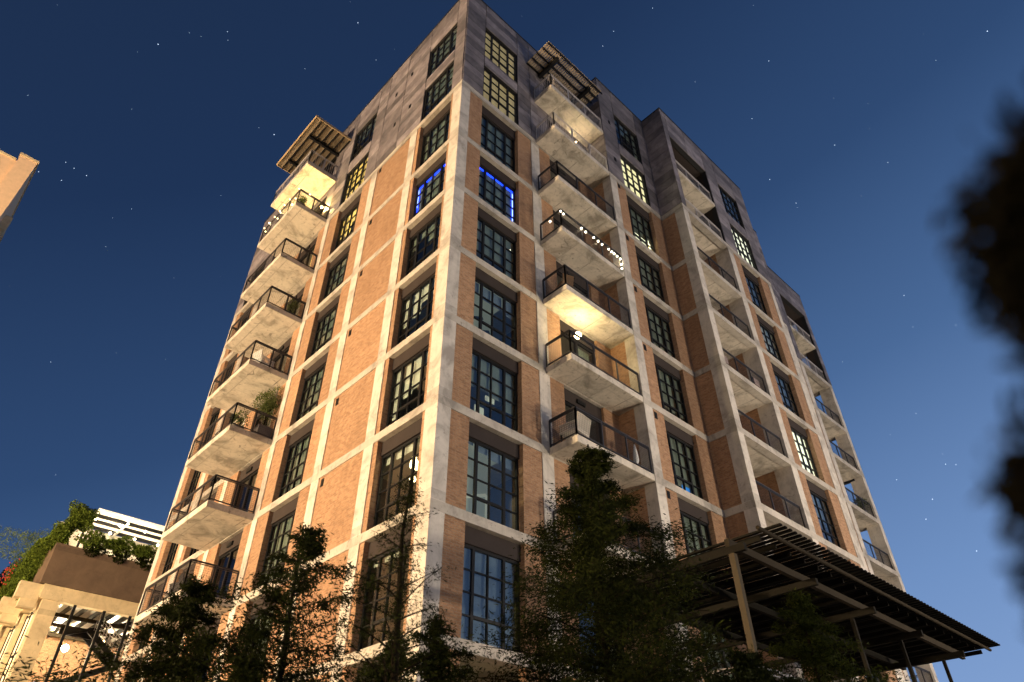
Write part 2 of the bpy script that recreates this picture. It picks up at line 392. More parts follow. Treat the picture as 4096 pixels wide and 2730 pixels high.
# ------------------------------------------------------------------ grey boards on the upper storeys
def clad(axis, plane, out, u0, u1, z0, z1, holes=(), seams=(), lap0=0, lap1=0):
    """axis 'x': wall along x at y=plane facing -y ; axis 'y': wall along y at x=plane facing out"""
    m = MB(); s = MB(); gp = .02; T = .05
    zs = [z0]; 
    while zs[-1] < z1-.35: zs.append(zs[-1]+.593)
    zs[-1] = z1
    us = sorted(set([u0, u1]+[x for x in seams if u0 < x < u1]))
    def put(mb, a, b, c, d, t0, t1, sh=None):
        if b-a < .03 or d-c < .03: return
        if axis == 'x': mb.box(a, b, plane-t1, plane-t0, c, d, sh)
        elif out < 0: mb.box(plane-t1, plane-t0, a, b, c, d, sh)
        else: mb.box(plane+t0, plane+t1, a, b, c, d, sh)
    def cells(a, b, c, d):
        out = [(a, b, c, d)]
        for h in holes:
            nx = []
            for (p, q, r, t) in out:
                if h[1] <= p or h[0] >= q or h[3] <= r or h[2] >= t: nx.append((p, q, r, t)); continue
                if h[0] > p: nx.append((p, h[0], r, t))
                if h[1] < q: nx.append((h[1], q, r, t))
                lo, hi = max(p, h[0]), min(q, h[1])
                if h[2] > r: nx.append((lo, hi, r, h[2]))
                if h[3] < t: nx.append((lo, hi, h[3], t))
            out = nx
        return out
    for i in range(len(us)-1):
        for j in range(len(zs)-1):
            sh = rng.random()
            for c in cells(us[i], us[i+1], zs[j], zs[j+1]):
                a, b, cc, d = c
                g0 = gp if a > u0+.01 else 0; g1 = gp if b < u1-.01 else 0
                put(m, a+g0, b-g1, cc+.013, d-.013, 0, T, sh)
                put(s, max(a, u0+.055), min(b, u1-.055), cc, d, -.26, .012)
    s.build('cladding_backing', SEAM, bld); return m.build('grey_cladding', CLAD, bld)
G0 = lev(0)+.002
WL0, WL1, WU0, WU1 = 30.40, 33.12, 34.07, 36.9
clad('x', 0, -1, 0, 4.93, G0, ROOF, [(1.23, 3.50, WL0, WL1), (1.23, 3.50, WU0, WU1)], (.0, 1.22, 3.51, 4.4))
clad('x', 0, -1, 4.93, X1, G0, ROOF, [(5.69, 7.93, 30.42, 33.2), (5.69, 7.93, 34.0, 36.9)], (5.68, 7.94))
clad('y', X1, -1, YB, 0, G0, ROOF, (), ())
clad('x', YB, -1, X1-.05, X2, G0, ROOF, [(10.1, 12.28, WL0, WL1), (10.1, 12.28, WU0, WU1)], (10.08, 12.3))
clad('y', X2, -1, YC, YB-.05, G0, ROOF, (), ())
CO = (13.70, 17.50, 30.40, 36.88)
clad('x', YC, -1, X2-.05, X3+.05, G0, ROOF, [CO, (18.85, 21.05, WL0, WL1), (18.85, 21.05, WU0, WU1)], (13.69, 15.6, 17.51, 18.84, 21.06))
clad('y', X3, 1, YC, YB, G0, ROOF)
clad('x', YB, -1, X3+.05, X4+.05, G0, ROOF, [(23.35, 25.5, WL0, WL1)], (23.3, 25.6))
clad('y', X4, 1, YB, 0, G0, ROOF)
DO = (31.28, 35.12, 30.40, 36.88)
clad('x', 0, -1, X4+.05, X5+.05, G0, ROOF, [DO], (30.7, 33.2))
clad('y', X5, 1, 0, YE, G0, ROOF, [(.8, 2.2, 30.4, 36.88)], (.6, 2.4, 6, 10, 14, 18))
clad('y', 0, -1, 0.002, YE, G0, ROOF, [(.75, 3.04, WL0, WL1), (.75, 3.04, WU0, WU1), (8.0, 10.2, WL0, WL1), (8.0, 10.2, WU0, WU1), (12.3, 14.5, 30.42, 33.2), (12.3, 14.5, 34.0, 36.9), (16.55, 18.45, WL0, WL1), (16.55, 18.45, WU0, WU1), (19.7, 21.55, WL0, WL1)], (.74, 3.05, 5.1, 6.9, 7.95, 10.25, 11.4, 15.8, 18.6))
# coping
m = MB()
for a in ((-.08, X1-.06, -.08, .2), (X1-.08, X2-.06, YB-.08, YB+.2), (X1-.081, X1+.2, YB+.2, -.08), (X2-.08, X3+.08, YC-.08, YC+.2), (X2-.081, X2+.2, YC+.2, YB-.08),
          (X3-.2, X3+.081, YC+.2, YB-.08), (X3+.08, X4+.08, YB-.08, YB+.2), (X4-.2, X4+.081, YB+.2, -.08), (X4+.08, X5+.08, -.08, .2), (-.081, .2, .2, YE+.08), (X5-.2, X5+.081, .2, YE+.08)):
    m.box(*a, ROOF, ROOF+.05)
m.build('coping', SEAM, bld)
# loggia shells inside the grey storeys
MB().box(31.2, X5-.3, 2.2, 2.45, 30.0, 37.1).box(30.95, 31.27, .27, 2.2, 30.3, 37.1).box(31.2, 35.3, .27, 2.2, 36.9, 37.1).box(35.13, X5-.02, .02, .8, 30.37, 36.9).build('loggia_wall', PANEL, bld)
m = MB(); m.box(13.6, 17.62, -.3, -.05, 30.0, 37.1); m.box(13.31, 13.65, -2.35, -.3, 30.3, 37.1); m.box(17.56, 17.9, -2.35, -.3, 30.3, 37.1); m.box(13.31, 17.9, -2.33, -.3, 36.9, 37.1)
m.build('loggia_wall', PANEL, bld)
# small vents
def vent(x, y, z, ax):
    m = MB()
    if ax == 'y': m.box(x-.09, x+.09, y-.012, y+.02, z-.15, z+.15); [m.box(x-.08, x+.08, y-.02, y-.012, z-.13+i*.05, z-.11+i*.05) for i in range(6)]
    else: m.box(x-.012, x+.02, y-.09, y+.09, z-.15, z+.15); [m.box(x-.02, x-.012, y-.08, y+.08, z-.13+i*.05, z-.11+i*.05) for i in range(6)]
    m.build('vent', STEEL, bld)
for k in range(0, 7):
    vent(9.54, YB, lev(k)-.55, 'y'); vent(0, 6.35, lev(k)-.55, 'x')
for z in (32.0, 35.4): vent(9.5, YB-.05, z, 'y')
for y, z in ((4.6, 36.6), (6.0, 36.2), (5.6, 32.9), (4.3, 33.1)): vent(-.05, y, z, 'x')

# ------------------------------------------------------------------ windows
WIN = {}
def win_meshes(W, H, ph):
    """frame with 4 columns grouped 1|2|1 and 4 rows; local x = along, y = inward, z = up"""
    key = (round(W, 2), round(H, 2), round(ph, 2))
    if key in WIN: return WIN[key]
    f = MB(); D = .22; fh = H-ph
    f.box(0, .07, D, D+.09, 0, fh); f.box(W-.07, W, D, D+.09, 0, fh); f.box(.07, W-.07, D, D+.09, fh-.08, fh); f.box(.07, W-.07, D, D+.09, 0, .09)
    xs = [W*.235, W*.475, W*.735]; ws = [.095, .04, .095]
    for x, ww in zip(xs, ws): f.box(x-ww/2, x+ww/2, D+.004, D+.086, .09, fh-.08)
    r = (fh-.17)/4
    for i in (1, 2, 3):
        z = .09+r*i; hh = .038
        f.box(.07, W-.07, D+.012, D+.07, z-hh/2, z+hh/2)
    f.box(xs[0]+.05, xs[2]-.05, D+.0, D+.08, .09+r-.04, .09+r+.04)
    gl = MB(); gl.box(.05, W-.05, D+.04, D+.044, .05, fh-.04)
    pn = None
    if ph > .05: pn = MB().box(0, W, D-.06, D+.1, fh+.002, H).mesh('head_panel'); pn.materials.append(PANEL)
    fm = f.mesh('window'); fm.materials.append(STEEL); gm = gl.mesh('pane'); gm.materials.append(GLASS)
    WIN[key] = (fm, gm, pn, xs, fh, r); return WIN[key]
def obj(name, me, parent):
    o = bpy.data.objects.new(name, me); COL.objects.link(o); o.parent = parent; return o
def window(face, u, plane, z0, z1, W, ph=.5, blind=None, mat=None, extra=None):
    fm, gm, pn, xs, fh, r = win_meshes(W, z1-z0, ph)
    o = obj('window', fm, bld)
    if face == 'y': o.location = (u, plane, z0)
    else: o.location = (plane, u+W, z0); o.rotation_euler = (0, 0, R(-90))
    obj('pane', gm, o)
    if pn: obj('head_panel', pn, o)
    D = .22+.14
    cols = [(.08, xs[0]-.05), (xs[0]+.05, xs[1]-.01), (xs[1]+.01, xs[2]-.05), (xs[2]+.05, W-.08)]
    if blind:
        m = MB()
        if mat in (CREAM, CREAM2, DIMW): cols_ = [(.05, W-.05)]; blind = [sum(blind)/4]
        else: cols_ = cols
        for (a, b), fr in zip(cols_, blind):
            if fr > .02: m.box(a, b, D, D+.012, fh-.06-(fh-.12)*fr, fh-.05)
        if m.v: m.build('blind', mat or BLIND, o)
    if extra: extra(o, W, fh, cols, D)
    return o
def led(side):
    def f(o, W, fh, cols, D):
        m = MB()
        for a, b in cols: m.box(a, b, D-.06, D-.03, fh-.145, fh-.08)
        if side == 'r': m.box(W-.15, W-.075, D-.06, D-.03, .1, fh-.17)
        else: m.box(.075, .14, D-.06, D-.03, .3, fh-.17)
        m.build('light_strip', BLUE, o)
        m = MB(); x = W-.11 if side == 'r' else .10
        m.box(x-.018, x+.018, D-.075, D-.065, .2 if side == 'r' else fh*.45, fh-.25); m.build('light_strip_core', BLUEW, o)
    return f
def patch(mat, rects, name='lit_shade'):
    def f(o, W, fh, cols, D):
        m = MB()
        for a, b, c, d in rects: m.box(W*a, W*b, D+.03, D+.04, fh*c, fh*d)
        m.build(name, mat, o)
    return f
def seq(*fs):
    def f(*a):
        for q in fs: q(*a)
    return f
def light_balls(px, pz, s=1, mat=None):
    def f(o, W, fh, cols, D):
        m = MB(); r = random.Random(3)
        for i in range(9): m.ball((W*px+r.uniform(-.10, .10)*s, D+.5, fh*pz+r.uniform(-.26, .26)*s), r.uniform(.035, .08)*s, 6, 4)
        m.build('glow_balls', mat or WARM, o)
    return f
def rb(lo=.45, hi=1.0): 
    v = rng.uniform(lo, hi); return [min(1, max(0, v+rng.uniform(-.12, .12))) for _ in range(4)]
EMI = m_emit('faint_interior_light', (.20, .19, .13), .22)
INT1 = m_emit('glowing_plaster', (.30, .31, .23), .42, .25, .8); INT2 = m_emit('glowing_plaster_pale', (.42, .41, .30), .6, .2, 1); DARKI = m_simple('dark_beam', (.03, .03, .03))  # plaster emits by itself, in place of light inside the rooms
def interior(k):
    def f(o, W, fh, cols, D):
        m = MB().box(.02, W-.02, D+1.3, D+1.33, .0, fh+.3); m.box(.0, W, D+.1, D+1.3, fh+.28, fh+.32); m.build('room_wall', INT1, o)
        m = MB()
        if k == 0: m.bar((.1, D+1.28, fh*.35), (W-.1, D+1.28, fh*.75), .03, .16); m.bar((.1, D+1.2, fh*.62), (W*.8, D+1.28, fh*.95), .03, .12)
        else: m.bar((.3, D+1.28, fh*.42), (W-.1, D+1.28, fh*.70), .03, .10); m.box(W*.72, W*.76, D+1.26, D+1.29, 0, fh*.66); m.box(W*.95, W*.99, D+1.26, D+1.29, 0, fh*.7)
        m.build('room_trim', INT2 if k else DARKI, o)
    return f
SHADES = {}
for i in range(-2, 7):       # storey i lies between floor level i (above) and i+1
    if i >= 0: zt = lev(i)-(.36 if i == 0 else .30); zb = lev(i+1); ph = .62 if i == 0 else .50
    else: zt, zb, ph = (WL1, WL0, 0) if i == -1 else (WU1, WU0, 0)
    if i < 0: po = -.19
    else: po = 0
    # right face, first bay
    a = dict(blind=rb())
    if i in (-1, -2): a = dict(blind=[.92, .80, .86, 1], mat=DIMW)
    if i == 0: a = dict(blind=[1, .9, .85, 1])
    if i == 1: a = dict(blind=[1, .78, .95, 1], extra=led('r'))
    if i == 2: a = dict(blind=[.72, .75, .72, 1])
    if i == 3: a = dict(blind=[.22, .25, .25, .3], mat=CURT, extra=interior(0))
    if i == 4: a = dict(blind=[.52, .50, .55, .66], extra=patch(INT2, [(.42, .60, .38, .46), (.22, .40, .14, .24)], 'ceiling_glow'))  # glowing rectangles put in for the faintly lit ceiling
    if i == 5: a = dict(blind=[.03, .08, .12, .14], mat=CURT, extra=interior(1))
    if i == 6: a = dict(blind=[1, 1, 1, .9], mat=CURT)
    window('y', 1.23, po, zb, zt, 2.27, ph, **a)
    # second bay (set forward)
    a = dict(blind=rb(.75, 1))
    if i == -2: a = dict(blind=[.3, .4, .45, .8], extra=patch(CREAM2, [(.9, .95, .05, .92)]))
    if i == -1: a = dict(blind=[1, 1, 1, 1], mat=CREAM)
    if i == 0: a = dict(blind=[.55, .55, .55, .52], extra=seq(patch(CREAM2, [(.02, .98, .03, .42)]), patch(CREAM2, [(.87, .93, .24, .9)])))
    if i == 4: a = dict(blind=[.55, .85, .8, .95], extra=patch(AZURE, [(.02, .22, .05, .52), (.22, .48, .22, .40), (.5, .74, .12, .26)], 'screen_glow'))
    window('y', 10.10, YB+po, zb, zt, 2.18, ph, **a)
    # third bay
    a = dict(blind=rb(.6, 1), mat=CURT)
    if i == -1: a = dict(blind=[1, 1, 1, 1], mat=CREAM2)
    if i == 1: a = dict(blind=[1, 1, .95, 1], mat=BLINDW, extra=patch(CREAM2, [(.26, .34, .02, .16), (.55, .72, .02, .12)]))
    if i == 3: a = dict(blind=[1, 1, .98, 1], mat=CREAM2)
    window('y', 18.85, YC+po, zb, zt, 2.20, ph, **a)
    if i in (0, 1, 2, 3, 4): window('y', 23.35, YB, zb, zt, 2.15, ph, blind=rb())
    # left face
    a = dict(blind=rb())
    if i == 1: a = dict(blind=[1, 1, 1, 1], extra=led('l'))
    if i == 0: a = dict(blind=[.95, .9, .7, .9])
    if i == 2: a = dict(blind=[.28, .12, .35, .7])
    if i == 3: a = dict(blind=[.55, .50, .30, .30], mat=BLINDW)
    if i == 4: a = dict(blind=[.80, .55, .50, .25], mat=BLINDW, extra=light_balls(.33, .22, 1.1, YEL))  # glowing balls added for the yellow reflections in this window
    if i == 5: a = dict(blind=[.10, .10, .10, .10], mat=BLINDW, extra=light_balls(.40, .80, 1.5, WARM))
    if i == 6: a = dict(blind=[.06, .06, .06, .06], mat=BLINDW)
    window('x', .73, po, zb, zt, 2.32 if i >= 0 else 2.30, ph, **a)
    a = dict(blind=rb(.8, 1))
    if i == -1: a = dict(blind=[.98, .98, .8, 1], mat=YEL)  # amber emission on the blind for the yellow reflection in this glass
    if i == 0: a = dict(blind=[.5, .55, .3, .5], mat=YEL)
    if i == -2: a = dict(blind=[.2, .4, .2, .5])
    if i == 5: a = dict(blind=[1, 1, .9, .9], extra=None)
    window('x', 7.97, po, zb, zt, 2.23, ph, **a)
    window('x', 16.55, po, zb, zt, 1.90, ph, blind=rb(.3, .8))
    if i > -2: window('x', 19.70, po, zb, zt, 1.85, ph, blind=rb(.2, .7))

# sliding doors in the balcony walls
def door(face, u, plane, z0, z1, W, lit=None):
    H = z1-z0; key = ('door', round(W, 2), round(H, 2))
    if key not in WIN:
        f = MB(); D = .16; dh = H-.55
        f.box(0, .07, D, D+.1, 0, dh); f.box(W-.07, W, D, D+.1, 0, dh); f.box(.07, W-.07, D, D+.1, dh-.08, dh); f.box(.07, W-.07, D, D+.1, 0, .08)
        f.box(W*.5-.06, W*.5+.06, D-.01, D+.09, .08, dh-.08)
        f.box(0, W, D-.04, D+.12, dh+.002, H)
        f.box(W*.35, W*.35+.45, D-.12, D-.04, dh+.15, dh+.32)
        me = f.mesh('balcony_door'); me.materials.append(PANEL if False else STEEL)
        p = MB().box(.06, W-.06, D+.05, D+.054, .06, dh-.06).mesh('pane'); p.materials.append(GLASS)
        h = MB().box(.002, W-.002, D-.052, D-.041, dh+.006, H-.004).mesh('head_panel'); h.materials.append(PANEL)
        WIN[key] = (me, p, h)
    me, p, h = WIN[key]
    o = obj('balcony_door', me, bld)
    if face == 'y': o.location = (u, plane, z0)
    else: o.location = (plane, u+W, z0); o.rotation_euler = (0, 0, R(-90))
    obj('pane', p, o); obj('head_panel', h, o)
    if rng.random() < .6 or lit: MB().box(W*.55, W*.93, .36, .375, .1, H-.65).build('blind', lit or BLIND, o)
    return o
for i in range(-2, 7):
    if i >= 0: zt = lev(i)-(.36 if i == 0 else .30); zb = lev(i+1)
    else: zt, zb = (33.2, 30.42) if i == -1 else (36.9, 34.0)
    p = 0 if i >= 0 else -.03
    door('y', 5.69, p, zb, zt, 2.24, CREAM if i == -1 else None)
    door('x', 12.3, p, zb, zt, 2.2, YEL if i in (0, ) else None)
    if i >= 0:
        door('y', 14.7, -.3, zb, zt, 2.0); door('y', 32.2, 2.2, zb, zt, 2.0)

# ------------------------------------------------------------------ balconies with railings
def railing(path, z, style, parent):
    """path: list of (x,y) along the edge"""
    m = MB(); H = 1.07; inf = MB()
    for a, b in zip(path[:-1], path[1:]):
        a = Vector((*a, 0)); b = Vector((*b, 0)); L = (b-a).length; n = max(1, round(L/1.15)); d = (b-a)/n
        for i in range(n+1):
            p = a+d*i
            m.box(p.x-.025, p.x+.025, p.y-.025, p.y+.025, z, z+H)
        m.bar((a.x, a.y, z+H), (b.x, b.y, z+H), .06, .05)
        m.bar((a.x, a.y, z+.09), (b.x, b.y, z+.09), .04, .04)
        m.bar((a.x, a.y, z+H-.07), (b.x, b.y, z+H-.07), .03, .025)
        e = (b-a)/L
        if style == 'bar':
            k = int(L/.115)
            for i in range(1, k):
                p = a+e*(L*i/k); m.bar((p.x, p.y, z+.1), (p.x, p.y, z+H-.05), .014, .014)
        else:
            k = int(L/.085)
            for i in range(1, k):
                p = a+e*(L*i/k); m.bar((p.x, p.y, z+.1), (p.x, p.y, z+H-.05), .0045, .0045)
            for j in range(1, 12):
                zz = z+.09+j*.08; m.bar((a.x, a.y, zz), (b.x, b.y, zz), .0045, .0045)
    return m.build('railing', RAILL if style == 'bar' else RAILD, parent)
def slab(boxes, z, th=.26):
    m = MB()
    for b in boxes: m.box(*b, z-th, z)
    return m.build('balcony', CONS, bld, bevel=.012)
for k in range(-1, 7):       # right balcony stack
    z = lev(k); s = slab([(4.72, X1-PR-.004, YB-.02, -.025)], z-.0, .27)
    railing([(4.76, -.06), (4.76, YB+.03), (X1-.10, YB+.03)], z, 'bar' if k <= 0 else 'mesh', s)
for k in range(-1, 7):       # left balcony stack
    z = lev(k); s = slab([(-1.92, -.02, 11.50, 15.80)], z-.004, .27)
    railing([(-.07, 11.55), (-1.87, 11.55), (-1.87, 15.75), (-.07, 15.75)], z-.004, 'bar' if k < 0 else 'mesh', s)
for k in range(-1, 7):       # loggias in the third bay and at the far corner
    z = lev(k) if k >= 0 else 33.80
    yo = YC-.02 if k < 0 else YC+.02
    s = slab([(13.66, 17.58, yo, -.31)], z-.008, .27)
    railing([(13.74, YC+.1), (17.48, YC+.1)], z, 'bar' if k <= 0 else 'mesh', s)
    yo = -.02 if k < 0 else .02
    s = slab([(31.26, X5-.06, yo, 2.19)], z-.008, .27)
    railing([(31.34, .1), (35.15, .1)], z, 'bar' if k <= 0 else 'mesh', s)
    railing([(X5-.12, .85), (X5-.12, 2.15)], z, 'bar' if k <= 0 else 'mesh', s)

# canopies over the top balconies
def canopy(x0, x1, y0, y1, z, label, along='x'):
    t = MB(); t_ = MB()
    root = obj('balcony_canopy', None, bld)
    if along == 'x':
        n = int((x1-x0)/.14)
        for i in range(n): t.box(x0+i*.14, x0+i*.14+.10, y0, y1, z+.16, z+.20)
        for j in range(5): yy = y0+.06+(y1-y0-.12)*j/4; t_.box(x0, x1, yy-.03, yy+.03, z+.04, z+.158)
        for f in (.22, .80): xx = x0+(x1-x0)*f; t_.box(xx-.09, xx+.09, y0+.25, y1, z-.22, z+.038)
        t.build('slat', DECK, root); t_.build('beam', STEEL, root)
    else:
        t.box(x0, x1, y0, y1, z+.16, z+.20)
        n = int((y1-y0)/.09)
        for i in range(n): t.box(x0+.02, x1, y0+i*.09, y0+i*.09+.035, z+.13, z+.159)
        for j in range(6): xx = x0+.35+(x1-x0-.4)*j/5; t_.box(xx-.03, xx+.03, y0, y1, z, z+.128)
        for f in (.28, .80): yy = y0+(y1-y0)*f; t_.box(x0+.3, x1, yy-.07, yy+.07, z-.2, z-.002)
        t.build('deck', DECK, root); t_.build('beam', STEEL, root)
        fz = MB(); fz.box(x0-.04, x0-.002, y0-.04, y1+.04, z+.04, z+.24); fz.box(x0-.002, x1, y0-.04, y0-.002, z+.04, z+.24); fz.box(x0-.002, x1, y1+.002, y1+.04, z+.04, z+.24)
        fz.build('fascia', m_simple('tan_fascia', (.50, .36, .20), .5), root)
canopy(4.2, 8.62, -1.78, -.06, 36.75, '')
canopy(-2.42, -.06, 10.75, 15.4, 36.75, '', 'y')

# wall lamps that are lit in the photograph
def wall_lamp(x, y, z, energy, col, r=.09, name='wall_lamp', mat=None):
    m = MB(); m.ball((x, y, z), r, 12, 8)
    o = m.build(name, mat or m_emit('lamp_glow', col, 60), bld)
    ld = bpy.data.lights.new('lamp_light', 'POINT'); ld.energy = energy; ld.color = col; ld.shadow_soft_size = .03
    lo = bpy.data.objects.new('lamp_light', ld); COL.objects.link(lo); lo.location = (x-.02 if y > 5 else x, y if y > 5 else y-r-.04, z+r+.03 if y > 5 else z); lo.parent = bld
    MB().box(x-.06, x+.06, y+r+.002 if True else y, 0 if y > -1 else y+.2, z-.05, z+.05).build('lamp_bracket', STEEL, o) if y > -1 and x > 2 else None
    m2 = None
    return o
wall_lamp(6.2, -.45, 18.50, 150, (1, .76, .36), .14)
wall_lamp(-.30, 12.0, 31.6, 330, (1, .66, .22), .07)
wall_lamp(-.30, 14.9, 31.8, 260, (1, .66, .22), .05)
wall_lamp(7.6, -.25, 32.75, 34, (1, .76, .42), .05)
wall_lamp(33.6, 1.9, 22.0, 120, (1, .76, .34), .06)

# ------------------------------------------------------------------ lamps of the streets around (outside the frame)
def street_lamp(x, y, h, energy, col, rz, label, size=.8):
    t = empty('street_lamp', (x, y, 0), rz, label=label, cat='street lamp', group='street lamps round the corner building')
    m = MB(); m.tube([(0, 0, 0), (0, 0, h*.6), (0, 0, h)], [.12, .09, .06], 10); m.box(-.2, .2, -.2, .2, 0, .25); m.build('post', STEEL, t)
    MB().tube([(0, 0, h), (.5, 0, h+.25), (1.2, 0, h+.3)], .04).build('arm', STEEL, t)
    MB().box(.9, 1.6, -.15, .15, h+.24, h+.34).build('lamp_head', STEEL, t)
    MB().box(.95, 1.55, -.12, .12, h+.215, h+.238).build('lamp_lens', m_emit('sodium_lens', col, 12), t)
    ld = bpy.data.lights.new('lamp_light', 'POINT'); ld.energy = energy; ld.color = col; ld.shadow_soft_size = size
    lo = bpy.data.objects.new('lamp_light', ld); COL.objects.link(lo); lo.parent = t; lo.location = (1.25, 0, h-.7)
street_lamp(-55, 12, 12, 185000, (1, .72, .42), 0, 'tall sodium street lamp across the plaza left of the building', 1.2)
street_lamp(-48, -30, 11, 16000, (1, .78, .50), R(40), 'sodium street lamp behind the viewer on the left', .7)
street_lamp(34, -34, 8, 28000, (1, .84, .66), R(100), 'street lamp down the road to the right', .35)
street_lamp(16, -27, 5, 15500, (1, .84, .64), R(90), 'street lamp across the road facing the corner', .7)

# ------------------------------------------------------------------ foliage
def quads(name, mat, P, D, Wv, L, Wd, shade, parent=None):
    """P centres, D long axis, Wv width axis (unit), L, Wd sizes"""
    n = len(P); a = D*L[:, None]/2; b = Wv*Wd[:, None]/2
    V = np.empty((n, 4, 3)); V[:, 0] = P-a; V[:, 1] = P+b-a*.1; V[:, 2] = P+a; V[:, 3] = P-b-a*.1
    me = bpy.data.meshes.new(name); me.vertices.add(4*n); me.vertices.foreach_set('co', V.reshape(-1).astype(np.float32))
    me.loops.add(4*n); me.loops.foreach_set('vertex_index', np.arange(4*n, dtype=np.int32))
    me.polygons.add(n); me.polygons.foreach_set('loop_start', np.arange(0, 4*n, 4, dtype=np.int32))
    at = me.attributes.new('shade', 'FLOAT', 'POINT'); at.data.foreach_set('value', np.repeat(shade, 4).astype(np.float32))
    me.update(calc_edges=True); me.materials.append(mat)
    o = bpy.data.objects.new(name, me); COL.objects.link(o)
    if parent: o.parent = parent
    return o
def unit(v): return v/np.maximum(1e-9, np.linalg.norm(v, axis=-1, keepdims=True))
def conifer(x, y, h, rad, seed, label, dens=1.0, base=.12, limbs=46, mat=None, leaf=(.16, .03), prof=.8, group='street trees in front of the building', per=120, upang=.25):
    r = np.random.default_rng(seed)
    t = empty('cypress_tree', (x, y, 0), label=label, cat='tree', group=group)
    tm = MB(); hh = [0, h*.3, h*.6, h*.85, h*.99]; wob = r.normal(0, .04, (5, 2)); wob[0] = 0
    tr = [(wob[i, 0], wob[i, 1], z) for i, z in enumerate(hh)]
    tm.tube(tr, [.013*h, .010*h, .007*h, .004*h, .002*h], 8)
    P = []; D = []; S = []
    for i in range(limbs):
        f = base+(1-base)*((i+r.uniform(0, .9))/limbs); z = f*h*.97; a = i*2.4+r.normal(0, .35)
        L = rad*(1-((f-base)/(1-base))**(1/prof)*.93)*r.uniform(.65, 1.15)
        L = max(L, .12)
        dr = np.array([math.cos(a), math.sin(a), upang+r.normal(0, .12)])
        n = 7; pts = []; p = np.array([0, 0, z]); d = dr/np.linalg.norm(dr)
        for k in range(n):
            pts.append(tuple(p)); p = p+d*L/(n-1); d = unit(d+np.array([r.normal(0, .08), r.normal(0, .08), -.055]))
        tm.tube(pts, [max(.003, .0038*h*(1-f)+.005)*(1-k/(n+1)) for k in range(n)], 5)
        pts = np.array(pts); m = int(per*dens*(.35+L/rad))
        # clumps along the limb
        nc = max(2, int(5+L*3)); cc = r.uniform(.18, 1.05, nc); ca = r.normal(0, 1, (nc, 3))*np.array([.15, .15, .10])*max(.35, L*.55)
        tw = []
        for c, o in zip(cc, ca):
            q = pts[min(n-1, int(c*(n-1)))] if c < 1 else pts[-1]
            e = q+o; tw.append((q, e)); tm.tube([q, (q+e)/2+[0, 0, .02], e], [.006, .004, .002], 3)
        k = r.integers(0, nc, m); s = r.uniform(.2, 1.15, m)[:, None]
        Q = np.array([a_ for a_, _ in tw])[k]; E_ = np.array([b_ for _, b_ in tw])[k]
        q = Q+(E_-Q)*s+r.normal(0, 1, (m, 3))*np.array([.10, .10, .07])*max(.5, min(1.6, L))
        P.append(q); dd = unit((E_-Q)+r.normal(0, .10, (m, 3))+np.array([0, 0, -.05])+.12*np.array([dr[0], dr[1], 0])); D.append(dd)
        S.append(np.clip(r.normal(.42, .2, m)+.15*(r.random(m) > .85), 0, 1))
    P = np.concatenate(P); D = np.concatenate(D); S = np.concatenate(S); n = len(P)
    Wv = unit(np.cross(D, r.normal(0, 1, (n, 3)))); Ls = r.uniform(.5, 1.3, n)*leaf[0]; Ws = r.uniform(.6, 1.3, n)*leaf[1]
    tm.build('trunk', BARK, t); quads('crown', mat or LEAFD, P, D, Wv, Ls, Ws, S, t)
    return t
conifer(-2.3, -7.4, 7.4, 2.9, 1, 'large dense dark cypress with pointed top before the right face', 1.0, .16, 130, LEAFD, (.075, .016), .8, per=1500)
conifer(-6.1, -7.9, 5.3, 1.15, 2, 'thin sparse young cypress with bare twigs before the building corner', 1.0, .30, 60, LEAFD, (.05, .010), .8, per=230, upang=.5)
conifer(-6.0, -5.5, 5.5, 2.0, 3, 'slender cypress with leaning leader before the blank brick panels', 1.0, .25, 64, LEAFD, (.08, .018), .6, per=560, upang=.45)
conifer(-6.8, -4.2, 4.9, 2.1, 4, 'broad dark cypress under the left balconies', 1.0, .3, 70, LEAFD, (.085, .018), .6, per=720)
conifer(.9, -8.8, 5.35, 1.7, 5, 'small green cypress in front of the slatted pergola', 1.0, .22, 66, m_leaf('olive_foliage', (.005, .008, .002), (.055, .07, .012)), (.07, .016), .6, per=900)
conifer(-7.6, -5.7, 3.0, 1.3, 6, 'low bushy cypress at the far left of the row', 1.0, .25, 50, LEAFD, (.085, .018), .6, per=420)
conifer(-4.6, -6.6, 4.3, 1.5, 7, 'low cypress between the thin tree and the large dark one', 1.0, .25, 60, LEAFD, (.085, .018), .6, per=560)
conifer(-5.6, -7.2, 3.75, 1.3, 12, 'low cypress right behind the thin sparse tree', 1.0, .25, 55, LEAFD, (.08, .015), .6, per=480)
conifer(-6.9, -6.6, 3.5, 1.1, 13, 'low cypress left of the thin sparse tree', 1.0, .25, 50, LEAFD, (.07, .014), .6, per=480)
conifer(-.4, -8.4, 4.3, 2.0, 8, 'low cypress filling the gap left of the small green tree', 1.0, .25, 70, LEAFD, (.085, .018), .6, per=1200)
conifer(-5.2, -9.3, 3.05, 1.2, 9, 'low cypress nearest the camera below the corner', 1.0, .25, 50, LEAFD, (.06, .013), .6, per=800)

